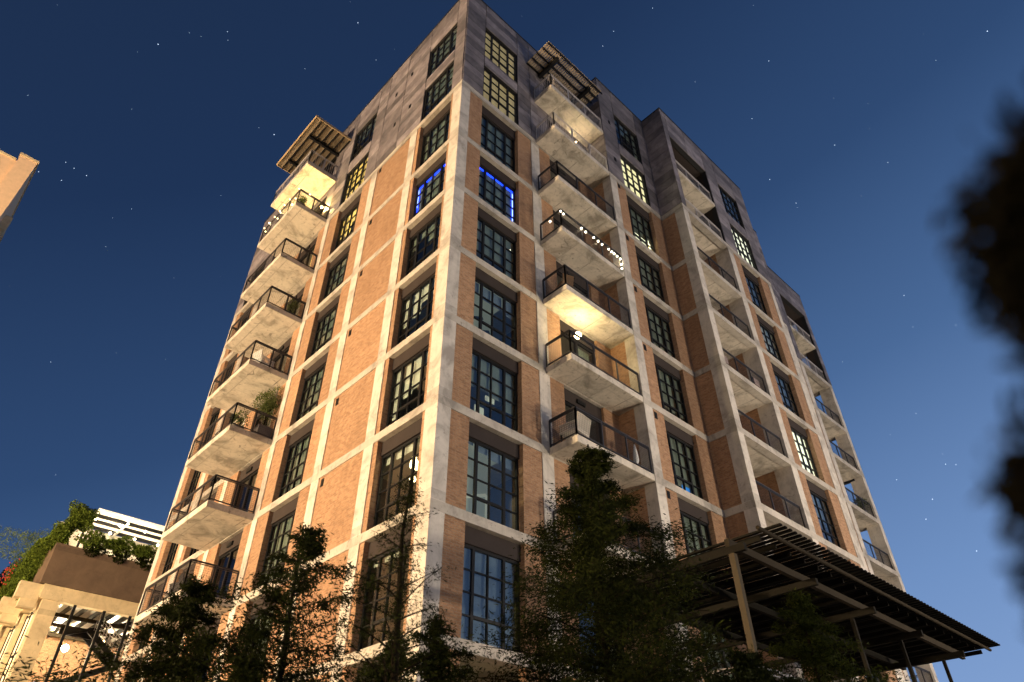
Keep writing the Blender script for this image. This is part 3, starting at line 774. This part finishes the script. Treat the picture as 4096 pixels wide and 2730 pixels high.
# overhanging tree right beside the camera
NEAR = [(-9.5913, -13.7367, 1.9374, 0.056, 0.85), (-9.6237, -13.7631, 1.962, 0.035, 0.35), (-9.5709, -13.7091, 1.902, 0.038, 0.45), (-9.5457, -13.7091, 1.872, 0.03, 0.5), (-9.5151, -13.6611, 1.7946, 0.042, 0.6), (-9.4917, -13.6491, 1.746, 0.036, 0.7), (-9.5337, -13.7091, 1.836, 0.036, 0.5), (-9.5577, -13.7811, 1.896, 0.045, 0.5)]
def near_tree():
    r = np.random.default_rng(11)
    t = empty('street_tree', (-7.7, -14.6, 0), label='blurred dark leafy branches hanging in from the right edge', cat='tree')
    tm = MB(); tm.tube([(0, 0, 0), (.05, .05, 1.6), (0, .1, 3.0), (-.1, .2, 4.4)], [.13, .11, .09, .04], 10)
    cl = NEAR
    P = []; D = []
    o = Vector((-7.7, -14.6, 0))
    for cx, cy, cz, rad, dn in cl:
        c = Vector((cx, cy, cz))-o
        tm.tube([(0, .08, min(4.2, c.z+.8)), tuple((c+Vector((.1, .1, c.z+.8)))/2), tuple(c)], [.03, .02, .006], 6)
        m = int(3000*dn); q = r.normal(0, 1, (m, 3)); q = unit(q)*np.abs(r.normal(.62, .33, (m, 1)))*rad*np.array([1, 1, 1.05])
        P.append(q+np.array(c)); D.append(unit(r.normal(0, 1, (m, 3))+[0, 0, -.3]))
        for j in range(14):
            e = unit(r.normal(0, 1, 3))*rad*.9; tm.tube([tuple(c), tuple(np.array(c)+e*.6), tuple(np.array(c)+e)], [.004, .003, .001], 4)
    P = np.concatenate(P); D = np.concatenate(D); n = len(P)
    Wv = unit(np.cross(D, r.normal(0, 1, (n, 3))))
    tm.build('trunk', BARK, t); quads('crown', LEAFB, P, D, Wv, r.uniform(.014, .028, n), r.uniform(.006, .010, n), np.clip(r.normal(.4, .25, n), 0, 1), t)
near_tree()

def clump(name, c, rad, n, mat, parent=None, leaf=(.09, .05), seed=1, sq=(1, 1, 1), droop=0.0, **k):
    r = np.random.default_rng(seed); q = unit(r.normal(0, 1, (n, 3)))*(r.random((n, 1))**.5)*rad
    lump = 1+.35*np.sin(q[:, :1]*9/rad*.4+seed)*np.cos(q[:, 2:3]*11/rad*.4); q = q*lump*np.array(sq)
    D = unit(r.normal(0, 1, (n, 3))+[0, 0, -droop]); Wv = unit(np.cross(D, r.normal(0, 1, (n, 3))))
    o = quads(name, mat, q+np.array(c), D, Wv, r.uniform(.6, 1.3, n)*leaf[0], r.uniform(.6, 1.3, n)*leaf[1], np.clip(r.normal(.45, .25, n), 0, 1), parent)
    return tag(o, **k) if k else o

# ------------------------------------------------------------------ slatted pergola over the terrace
pg = empty('pergola', (0, 0, 0), label='dark slatted steel pergola over the terrace at the foot of the building', cat='pergola')
m = MB(); x = 2.95
while x < 16.2: m.box(x, x+.09, -7.95, -2.9, 7.30, 7.34); x += .205
m.build('slats', RUST, pg)
m = MB(); x = 3.05
while x < 16.1: m.box(x, x+.06, -7.40, -2.9, 7.16, 7.27); x += .62
m.build('joists', RUST, pg)
for y in (-7.62,): MB().tube([(2.6, y, 7.24), (16.2, y, 7.24)], .045, 8).build('purlin', RUSTL, pg)
for y in (-7.15, -5.4, -3.6): MB().box(2.1, 14.9, y-.05, y+.05, 6.84, 7.0).build('main_beam', RUSTL if y < -7 else RUST, pg)
for x in (2.15, 5.05, 7.95, 10.8, 13.8): MB().box(x-.05, x+.05, -7.5, -2.9, 6.69, 6.837).build('cross_beam', RUST, pg)
for x, y in ((2.15, -7.2), (2.95, -6.8), (7.95, -6.9), (10.8, -6.9), (13.8, -6.9), (13.8, -4), (7.95, -4)):
    w_ = .06 if x < 2.5 else .042; MB().box(x-w_, x+w_, y-w_, y+w_, 3.5, 6.686).build('post', m_simple('pale_post', (.05, .04, .027), .8, 0, .2, 4, .05) if x < 2.5 else RUST, pg)
p2 = empty('pergola', (0, 0, 0), label='second slatted pergola beyond the first at the right edge', cat='pergola')
m = MB(); x = 17.6
while x < 30: m.box(x, x+.09, -8.1, -3.2, 6.30, 6.34); x += .205
m.build('slats', RUST, p2)
for y in (-7.6, -4.2): MB().box(17.5, 30, y-.06, y+.06, 6.0, 6.28).build('main_beam', RUSTL, p2)
for x in (18.0, 22, 26): MB().box(x-.06, x+.06, -7.66, -7.54, 0, 5.99).build('post', RUST, p2)
m = MB(); m.box(1.6, 16.8, -7.5, -2.72, 3.2, 3.5); m.box(1.6, 16.8, -7.4, -7.1, 0, 3.198); m.box(1.6, 1.9, -7.1, -2.72, 0, 3.196)
tb = m.build('terrace', CONC, bld)
railing([(1.7, -2.9), (1.7, -7.35), (16.7, -7.35)], 3.5, 'bar', tb).data.materials[0] = RAILD

# ------------------------------------------------------------------ garden building behind on the left
pod = empty('garden_building', (0, 0, 0), label='low lit concrete building with planted roof terrace behind on the left', cat='building')
m = MB(); m.box(-3.06, 14, 30.8, 31.1, 14.64, 16.84); m.box(-3.06, -2.76, 31.1, 60, 14.64, 16.83); m.build('parapet', BROWN, pod)
m = MB(); m.box(-2.8, 14, 30.95, 31.4, 13.88, 14.63); m.box(-2.8, -2.3, 31.4, 60, 13.95, 14.63); m.build('edge_beam', CREAMC, pod)
for i in range(7):
    y = 31.0+i*3.6; m = MB(); m.box(-2.6, -1.75, y, y+.8, 0, 13.87); m.build('column', CREAMC, pod)
    m = MB(); m.box(-3.9, -2.81, y+.1, y+.6, 13.75, 14.6); m.box(-3.6, -2.81, y+.15, y+.55, 13.3, 13.75); m.build('bracket', CREAMC, pod)
for x in (7.5, 12): MB().box(x, x+.6, 31.0, 31.7, 0, 13.87).build('column', CREAMC, pod)
m = MB(); m.box(-2.2, 14, 31.45, 60, 14.2, 14.6); m.build('ceiling', WHITE, pod)
m = MB(); m.box(-2.3, 14, 39, 39.3, 0, 14.2); m.build('brick_wall', m_brick('lobby_brick', .8), pod)
for i in range(12): MB().box(-1.7+i*.75, -1.6+i*.75, 31.5, 39, 13.9, 14.199).build('ceiling_joist', STEEL, pod)
for i in range(3): MB().box(-2.2, 14, 33.2+i*2.2, 33.35+i*2.2, 13.7, 13.899).build('ceiling_beam', RUSTL, pod)
m = MB(); m.box(-2.3, 14, 31.5, 60, 9.0, 9.3); m.build('floor_plate', CREAMC, pod)
m = MB(); m.box(-2.2, 14, 31.2, 60, 14.61, 15.0); m.build('roof', CREAMC, pod)
for i in range(6):
    y = 31.8+i*3.6; f = MB(); f.box(-2.35, -2.2, y, y+2.8, 1, 13.8); w1 = f.build('window', m_emit('lobby_window_glow', (1, .74, .40), 1.6, .55, .35), pod)
    f = MB(); [f.box(-2.42, -2.36, y+j*.93, y+j*.93+.06, 1, 13.8) for j in range(4)]; [f.box(-2.41, -2.36, y, y+2.8, 1+j*2.1, 1.08+j*2.1) for j in range(7)]; f.build('window_frame', STEEL, w1)
for x in (-.95, .60, 2.02): MB().box(x-.07, x+.07, 30.98, 31.12, 9.3, 13.87).build('steel_post', STEEL, pod)
st = empty('staircase', (0, 0, 0)); st.parent = pod
m = MB()
m.bar((-.6, 34, 13.2), (1.2, 34, 13.1), .9, .14); m.bar((.7, 34.3, 13.3), (2.9, 34.3, 11.7), .12, .34); m.bar((.7, 33.2, 13.3), (2.9, 33.2, 11.7), .12, .34)
m.bar((-.5, 33.3, 12.9), (3.3, 33.3, 14.3), .10, .18); m.bar((-.2, 33.8, 10.3), (2.6, 33.8, 11.7), .1, .32)
for i in range(14): f = i/13; m.box(.7+2.2*f, .95+2.2*f, 33.2, 34.3, 13.3-1.6*f, 13.34-1.6*f)
for i in range(7): m.bar((-.6+i*.28, 33.5, 13.25), (-.6+i*.28, 33.5, 12.9), .03, .3)
m.build('stair_flight', STEEL, st)
m = MB(); m.bar((.9, 33.1, 14.3), (3.1, 33.1, 12.7), .04); [m.bar((.9+2.2*i/12, 33.1, 14.3-1.6*i/12), (.9+2.2*i/12, 33.1, 13.3-1.6*i/12), .025) for i in range(13)]
[m.bar((.9, 33.1, 14.1-.2*i), (3.1, 33.1, 12.5-.2*i), .02) for i in range(4)]
m.build('handrail', RAILL, st)
def bulb(x, y, z, r, mat, parent, e=0, col=(1, .8, .5), name='bulb'):
    o = MB().ball((x, y, z), r, 8, 6).build(name, mat, parent)
    if e:
        ld = bpy.data.lights.new('bulb_light', 'POINT'); ld.energy = e; ld.color = col; ld.shadow_soft_size = .03
        lo = bpy.data.objects.new('bulb_light', ld); COL.objects.link(lo); lo.location = (x, y, z-r-.05); lo.parent = o
    return o
bulb(-.04, 34, 12.35, .20, m_emit('lobby_globe', (1, .93, .75), 22), pod, 520, name='globe_lamp')
bulb(2.2, 35.5, 13.4, .08, WARM, pod, 900, name='globe_lamp'); bulb(-.6, 36, 13.7, .08, WARM, pod, 900, name='globe_lamp')
bulb(.4, 33.2, 10.3, .10, WARM, pod, 300, name='globe_lamp')
MB().box(-1.2, .2, 32.5, 32.6, 9.35, 10.2).build('blue_screen', m_emit('blue_panel_light', (.12, .28, .75), .8), pod)
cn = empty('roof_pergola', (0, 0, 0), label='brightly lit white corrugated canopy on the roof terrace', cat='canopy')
m = MB(); m.box(-1.35, 9, 32.6, 35.6, 20.02, 20.06); [m.box(-1.35, 9, 32.62+i*.1, 32.67+i*.1, 19.98, 20.018) for i in range(29)]; m.build('deck', m_emit('glowing_white_deck', (1, .92, .74), .55), cn)  # deck emits: lamplight on its underside is put into the material
for y in (33.35, 34.35, 35.45): MB().box(-1.3, 9, y-.05, y+.05, 19.78, 19.975).build('beam', STEEL, cn)
for x in (.6, 3.6, 6.6): MB().box(x-.04, x+.04, 32.7, 35.5, 19.62, 19.775).build('rafter', WHITE, cn)
for x in (-1.2, 3.5, 8.5): MB().box(x-.06, x+.06, 35.3, 35.42, 15.0, 19.77).build('post', STEEL, cn)
sl = empty('string_lights', (0, 0, 0), label='white globe string lights under the roof terrace canopy', cat='string lights')
m = MB(); m.tube([(-1.2, 33.1, 19.66), (.2, 33, 19.60), (1.75, 32.95, 19.62), (4, 33, 19.66)], .012, 4); m.tube([(-1.75, 32.4, 18.75), (-.3, 32.4, 18.74), (1.15, 32.4, 18.75), (2.6, 32.4, 18.76), (5, 32.4, 18.8)], .012, 4); m.build('wire', STEEL, sl)
for i, p in enumerate(((-1.23, 33.1, 19.55), (.2, 33, 19.5), (1.75, 32.95, 19.52), (-1.75, 32.4, 18.66), (-.3, 32.4, 18.66), (1.15, 32.4, 18.67), (2.6, 32.4, 18.68))): bulb(*p, .085, WHITEB, sl, 260 if i in (1, 4, 6) else 0)
m = MB(); m.box(-2.5, 9, 36.2, 36.4, 15, 20); tag(m.build('terrace_screen', m_simple('terrace_wall_plaster', (.62, .57, .47), .8)), 'pale lit wall at the back of the roof terrace', 'wall')
# planting on the roof
hs = [((-2.35, 31.0, 18.55), .85, 2600, LEAFG, (1, .8, 1.05)), ((-2.9, 31.6, 17.4), .95, 2600, LEAFG, (.6, 1, 1.1))]
def plant(name, label, cat, parts, seed, group=None):
    t = empty(name, (0, 0, 0), label=label, cat=cat, group=group)
    for i, (c, r_, n, mt, sq) in enumerate(parts): clump('foliage', c, r_, int(n*2.6), mt, t, (.17, .065), seed+i, sq, .6)
    return t
plant('trailing_shrub', 'tall leafy shrub spilling over the corner of the brown parapet', 'shrub', hs, 20)
for i, x in enumerate((-1.2, .2, 1.6, 3.0)):
    plant('trailing_shrub', ['low hedge plant nearest the corner shrub on the parapet', 'hedge plant second from the corner shrub', 'hedge plant third from the corner shrub', 'hedge plant meeting the left edge of the tall building'][i], 'shrub', [((x, 31.0, 17.55-.12*(i == 0)), .78, 900, LEAFG, (1.15, .5, .72)), ((x+.1, 30.78, 16.9), .5, 220, LEAFD, (1.2, .25, .8))], 30+5*i, 'hedge plants along the roof parapet')
for i, (y, z) in enumerate(((33.4, 17.0), (36.0, 16.7), (39.0, 16.6), (42.5, 17.0))):
    plant('trailing_shrub', ['trailing green plant next to the parapet corner on the side face', 'long trailing green plant hanging down the side parapet', 'shrub with reddish flowers on the side parapet', 'dark trailing plant at the left picture edge'][i], 'shrub', [((-3.15, y, z), 1.25, 2200, LEAFG if i != 3 else LEAFD, (.5, 1.2, 1.0)), ((-3.3, y+.3, z-1.5), .8, 900, LEAFG, (.35, .9, 1.3))], 60+5*i, 'trailing plants along the side parapet')
r = random.Random(5); m = MB()
for i in range(60): m.ball((-3.75+r.uniform(-.1, .25), 39+r.uniform(-1.2, 1.2), 17+r.uniform(-.8, .8)), .05, 5, 3)
m.build('flowers', m_simple('red_petals', (.45, .05, .03), .8), [o for o in bpy.data.objects if o.get('label', '').startswith('shrub with reddish')][0])
ft = empty('feathery_tree', (-2.6, 40, 15), label='pale green wispy tree on the roof terrace at far left', cat='tree')
mm = MB().tube([(0, 0, 0), (0, .2, 2.5), (.1, 0, 4.4)], [.08, .06, .03], 6); mm.build('trunk', BARK, ft)
clump('crown', (0, 0, 4.2), 2.0, 4200, m_leaf('feathery_leaf', (.08, .12, .02), (.30, .36, .08), .4), ft, (.28, .03), 91, (1.6, 1, .75), .2)

# far brick tower at the left edge
tw = empty('brick_tower', (0, 0, 0), label='tan brick tower with stepped parapet cut by the left picture edge', cat='building')
m = MB(); m.box(-15.25, -14.1, 35, 47, 0, 45.35); m.box(-34, -15.25, 35.15, 47, 0, 44.7); m.build('wall', m_simple('tan_brick', (.78, .53, .32), .9, 0, .22, 3), tw)
m = MB(); m.box(-15.33, -14.02, 34.92, 35.4, 45.352, 45.55); m.box(-34, -15.34, 35.07, 35.5, 44.702, 44.9); m.box(-14.3, -14.02, 35.4, 47, 45.353, 45.54); m.build('coping', CREAMC, tw)
m = MB(); m.box(-14.098, -13.6, 37.5, 38.3, 0, 41.5); m.build('downpipe_chase', CREAMC, tw)
m = MB(); m.box(-18.8, -16.6, 35.10, 35.149, 38.5, 43.2); m.build('recessed_panel', CREAMC, tw)
MB().box(-26, -20, 35.10, 35.149, 36, 42).build('window', STEEL, tw)

# ------------------------------------------------------------------ stars
STARS = [(0.1536, 0.4475, 0.881, 3), (0.4223, 0.173, 0.8898, 2), (0.4071, 0.2265, 0.8849, 2), (0.409, 0.2477, 0.8783, 2), (-0.0221, 0.5964, 0.8024, 3), (-0.0006, 0.5697, 0.8218, 1), (0.012, 0.5662, 0.8242, 1), (0.0335, 0.5463, 0.8369, 2), (0.0387, 0.5533, 0.8321, 1), (0.14, 0.6029, 0.7854, 3), (-0.0597, 0.7461, 0.6631, 2), (-0.0417, 0.7299, 0.6822, 2), (-0.0316, 0.7315, 0.6811, 2), (-0.017, 0.7323, 0.6808, 2), (-0.0362, 0.7448, 0.6663, 2), (0.5547, 0.0993, 0.8261, 2), (0.5892, 0.1527, 0.7934, 2), (0.6635, 0.0904, 0.7427, 2), (0.705, 0.052, 0.7073, 2), (0.6495, 0.1757, 0.7398, 2), (0.6843, 0.1645, 0.7104, 2), (0.6521, -0.0984, 0.7517, 3), (0.7859, -0.0093, 0.6183, 3), (0.8026, 0.1158, 0.5852, 2), (0.8994, 0.1708, 0.4023, 3), (0.9026, 0.1611, 0.3991, 2), (0.8885, 0.2272, 0.3986, 2), (0.9072, 0.2016, 0.3691, 3), (0.9111, 0.2181, 0.3497, 3), (0.9338, 0.1851, 0.3063, 3), (0.8694, 0.1719, 0.4633, 1), (0.6512, -0.0451, 0.7575, 1), (0.0419, 0.739, 0.6724, 1), (0.1964, 0.4644, 0.8636, 1), (0.8131, 0.2166, 0.5403, 1), (0.0484, 0.8637, 0.5016, 1), (-0.0117, 0.6622, 0.7493, 1), (0.1301, 0.526, 0.8404, 1), (0.5165, 0.1833, 0.8364, 1), (0.6503, 0.0349, 0.7589, 1), (-0.1047, 0.6932, 0.7131, 1), (0.0381, 0.7762, 0.6294, 1)]
m = MB(); rs = random.Random(3)
for a, b, c, s_ in STARS: m.ball((a*3500, b*3500, c*3500), .55+s_*.42, 6, 4)
for i in range(420):
    v = Vector((rs.gauss(0, 1), rs.gauss(0, 1), abs(rs.gauss(0, .7))+.15)).normalized()*3500; m.ball(v, rs.uniform(.3, .75), 5, 3)
tag(m.build('stars', m_emit('starlight', (.72, .85, 1), 1.6)), kind='stuff')

# ------------------------------------------------------------------ things standing on the balconies
sR = empty('string_lights', (0, 0, 0), label='globe string lights along the railing of the balcony below the grey storeys', cat='string lights')
pts = [(4.76, -.62, 23.92), (4.70, -1.30, 23.96), (4.87, -1.30, 23.92), (6.0, -1.30, 23.89), (6.29, -1.30, 23.86), (6.82, -1.30, 23.90), (7.11, -1.30, 23.89), (7.38, -1.30, 23.87), (7.84, -1.30, 23.90), (8.04, -1.30, 23.87), (8.21, -1.30, 23.87), (8.42, -1.30, 23.86), (8.64, -1.30, 23.84), (8.66, -1.30, 23.50), (8.66, -1.30, 23.24)]
MB().tube([(p[0], p[1], p[2]+.06) for p in pts], .008, 4).build('wire', STEEL, sR)
for i, p in enumerate(pts): bulb(*p, .042, WHITEB, sR, 6 if i % 3 == 0 else 0)
sL = empty('string_lights', (0, 0, 0), label='warm string lights around the left balcony under the glowing slab', cat='string lights')
pts = [(-1.31, 11.52, 31.45), (-1.93, 11.58, 31.45), (-1.93, 11.71, 30.75), (-1.93, 11.98, 30.5), (-1.93, 12.6, 31.48), (-1.93, 13.21, 31.50), (-1.93, 13.71, 31.41), (-1.93, 13.7, 30.78), (-1.93, 14.3, 31.42), (-1.93, 14.94, 31.45), (-1.93, 15.13, 30.86), (-1.93, 15.53, 31.47)]
MB().tube([(p[0], p[1], p[2]+.06) for p in pts], .008, 4).build('wire', STEEL, sL)
for i, p in enumerate(pts): bulb(*p, .042, m_emit('soft_bulb', (1, .8, .4), 4) if i == 0 else bpy.data.materials['soft_bulb'], sL, 8 if i % 3 == 0 else 0)
def potplant(x, y, z, h, rad, label, seed, pot=(.28, .45), mat=None, n=900, leaf=(.10, .035), sq=(1, 1, 1.3)):
    t = empty('potted_plant', (x, y, z), label=label, cat='plant')
    m = MB(); a, b = pot; m.box(-a, a, -a, a, 0, b); m.box(-a-.02, a+.02, -a-.02, a+.02, b+.001, b+.05); m.build('pot', POT, t)
    m = MB(); r = random.Random(seed)
    for i in range(7): e = (r.uniform(-.5, .5)*rad, r.uniform(-.5, .5)*rad, h*r.uniform(.6, .95)); m.tube([(0, 0, b), (e[0]*.4, e[1]*.4, (b+e[2])/2), e], [.018, .012, .006], 5)
    m.build('stem', BARK, t)
    clump('foliage', (0, 0, b+(h-b)*.58), rad, n, mat or LEAFP, t, leaf, seed, sq, .3)
    return t
z4, z5, z3, z2, z1 = lev(4), lev(5), lev(3), lev(2), lev(1)
potplant(-.35, 12.1, z4, 3.0, .62, 'tall leafy bush in a square grey planter on the left balcony', 41, (.30, .62), LEAFP, 2600, (.11, .035), (1, 1, 1.35))
potplant(-1.35, 12.2, z4, 1.1, .35, 'low spreading plant beside the tall bush on the balcony', 42, (.18, .3), LEAFP, 700)
potplant(-1.6, 13.6, z4, .55, .16, 'small bowl planter at the outer railing of the bush balcony', 43, (.17, .30), LEAFD, 120)
potplant(-.5, 12.0, z2, 1.35, .40, 'bushy pot plant near the wall of the balcony two floors above the tall bush', 44, (.18, .3), LEAFP, 700)
potplant(-1.5, 11.9, lev(0), 1.0, .30, 'dark pot plant at the corner of the string-lit left balcony', 45, (.16, .35), LEAFG, 500)
potplant(34.7, .5, lev(3), 1.5, .55, 'trailing flowering plant over the railing of the far corner loggia', 46, (.2, .5), LEAFP, 1400, (.10, .04), (1.1, .8, 1.0))
potplant(34.0, .6, lev(5), 1.2, .4, 'dark round shrub behind the lowest far corner railing', 47, (.2, .4), LEAFD, 800)
potplant(5.15, -.6, 33.9, .9, .3, 'small shrub at the left end of the topmost right balcony', 48, (.15, .3), LEAFD, 400)
def chair(x, y, z, rz, label, name='lounge_chair', w_=.75, mat=WEAVE, group=None):
    t = empty(name, (x, y, z), rz, label=label, cat='chair')
    m = MB(); m.box(-w_/2, w_/2, -.32, .35, .36, .44); m.build('seat', mat, t)
    m = MB()
    for i in range(int(w_/.05)): m.bar((-w_/2+.02+i*.05, .34, .44), (-w_/2+.02+i*.05, .46, .98), .032, .03)
    m.bar((-w_/2, .46, .98), (w_/2, .46, .98), .05); m.bar((-w_/2, .34, .46), (w_/2, .34, .46), .05); m.build('backrest', mat, t)
    for s_ in (-1, 1):
        m = MB(); [m.bar((s_*(w_/2-.01), -.28+i*.07, .44), (s_*(w_/2-.01), -.28+i*.07, .66), .03) for i in range(9)]; m.bar((s_*(w_/2-.01), -.32, .68), (s_*(w_/2-.01), .38, .68), .06, .04); m.build('armrest', mat, t)
        for q in (-.28, .32): MB().bar((s_*(w_/2-.05), q, 0), (s_*(w_/2-.05), q, .358), .045).build('leg', STEEL, t)
    return t
chair(5.25, -.70, z5, R(188), 'pale woven lounge chair on the balcony with the mesh corner post', w_=.8)
chair(-1.0, 12.25, z3, R(100), 'white woven chair on the left balcony one floor above the tall bush', mat=FABW, w_=.7)
chair(-1.1, 13.0, lev(6), R(80), 'dark lounge chair on the lowest visible left balcony', mat=RAILD)
chair(5.4, -.55, z3, R(160), 'folding timber chair on the balcony above the bright wall lamp', mat=WOOD, w_=.5)
chair(-.9, 14.2, lev(6), R(110), 'dark slatted armchair farther along the lowest visible left balcony', mat=RAILD)
u = empty('closed_parasol', (8.45, -.85, z5), label='folded white parasol leaning in the right end of the woven chair balcony', cat='parasol')
MB().tube([(0, 0, 0), (0, 0, 1.35)], .02, 6).build('pole', STEEL, u); MB().tube([(0, 0, .42), (0, 0, .6), (0, 0, .95), (0, 0, 1.25)], [.05, .11, .08, .02], 10).build('canopy', FABW, u)
for i, x in enumerate((14.35, 17.1)):
    t = empty('balcony_screen', (x, -2.35, lev(3)), label=['pale rectangular panel behind the left end of a loggia railing', 'pale rectangular panel behind the right end of a loggia railing'][i], cat='panel', group='pale panels behind the loggia railing')
    MB().box(-.24, .24, -.02, .02, .55, .95).build('panel', m_simple('pale_pink_panel', (.35, .27, .25), .6), t); MB().box(-.28, .28, .021, .05, 0, 1.0).build('panel_frame', STEEL, t)

street_lamp(-25, 17, 4.5, 30000, (1, .73, .42), 0, 'short street lamp on the plaza near the left face', .5)
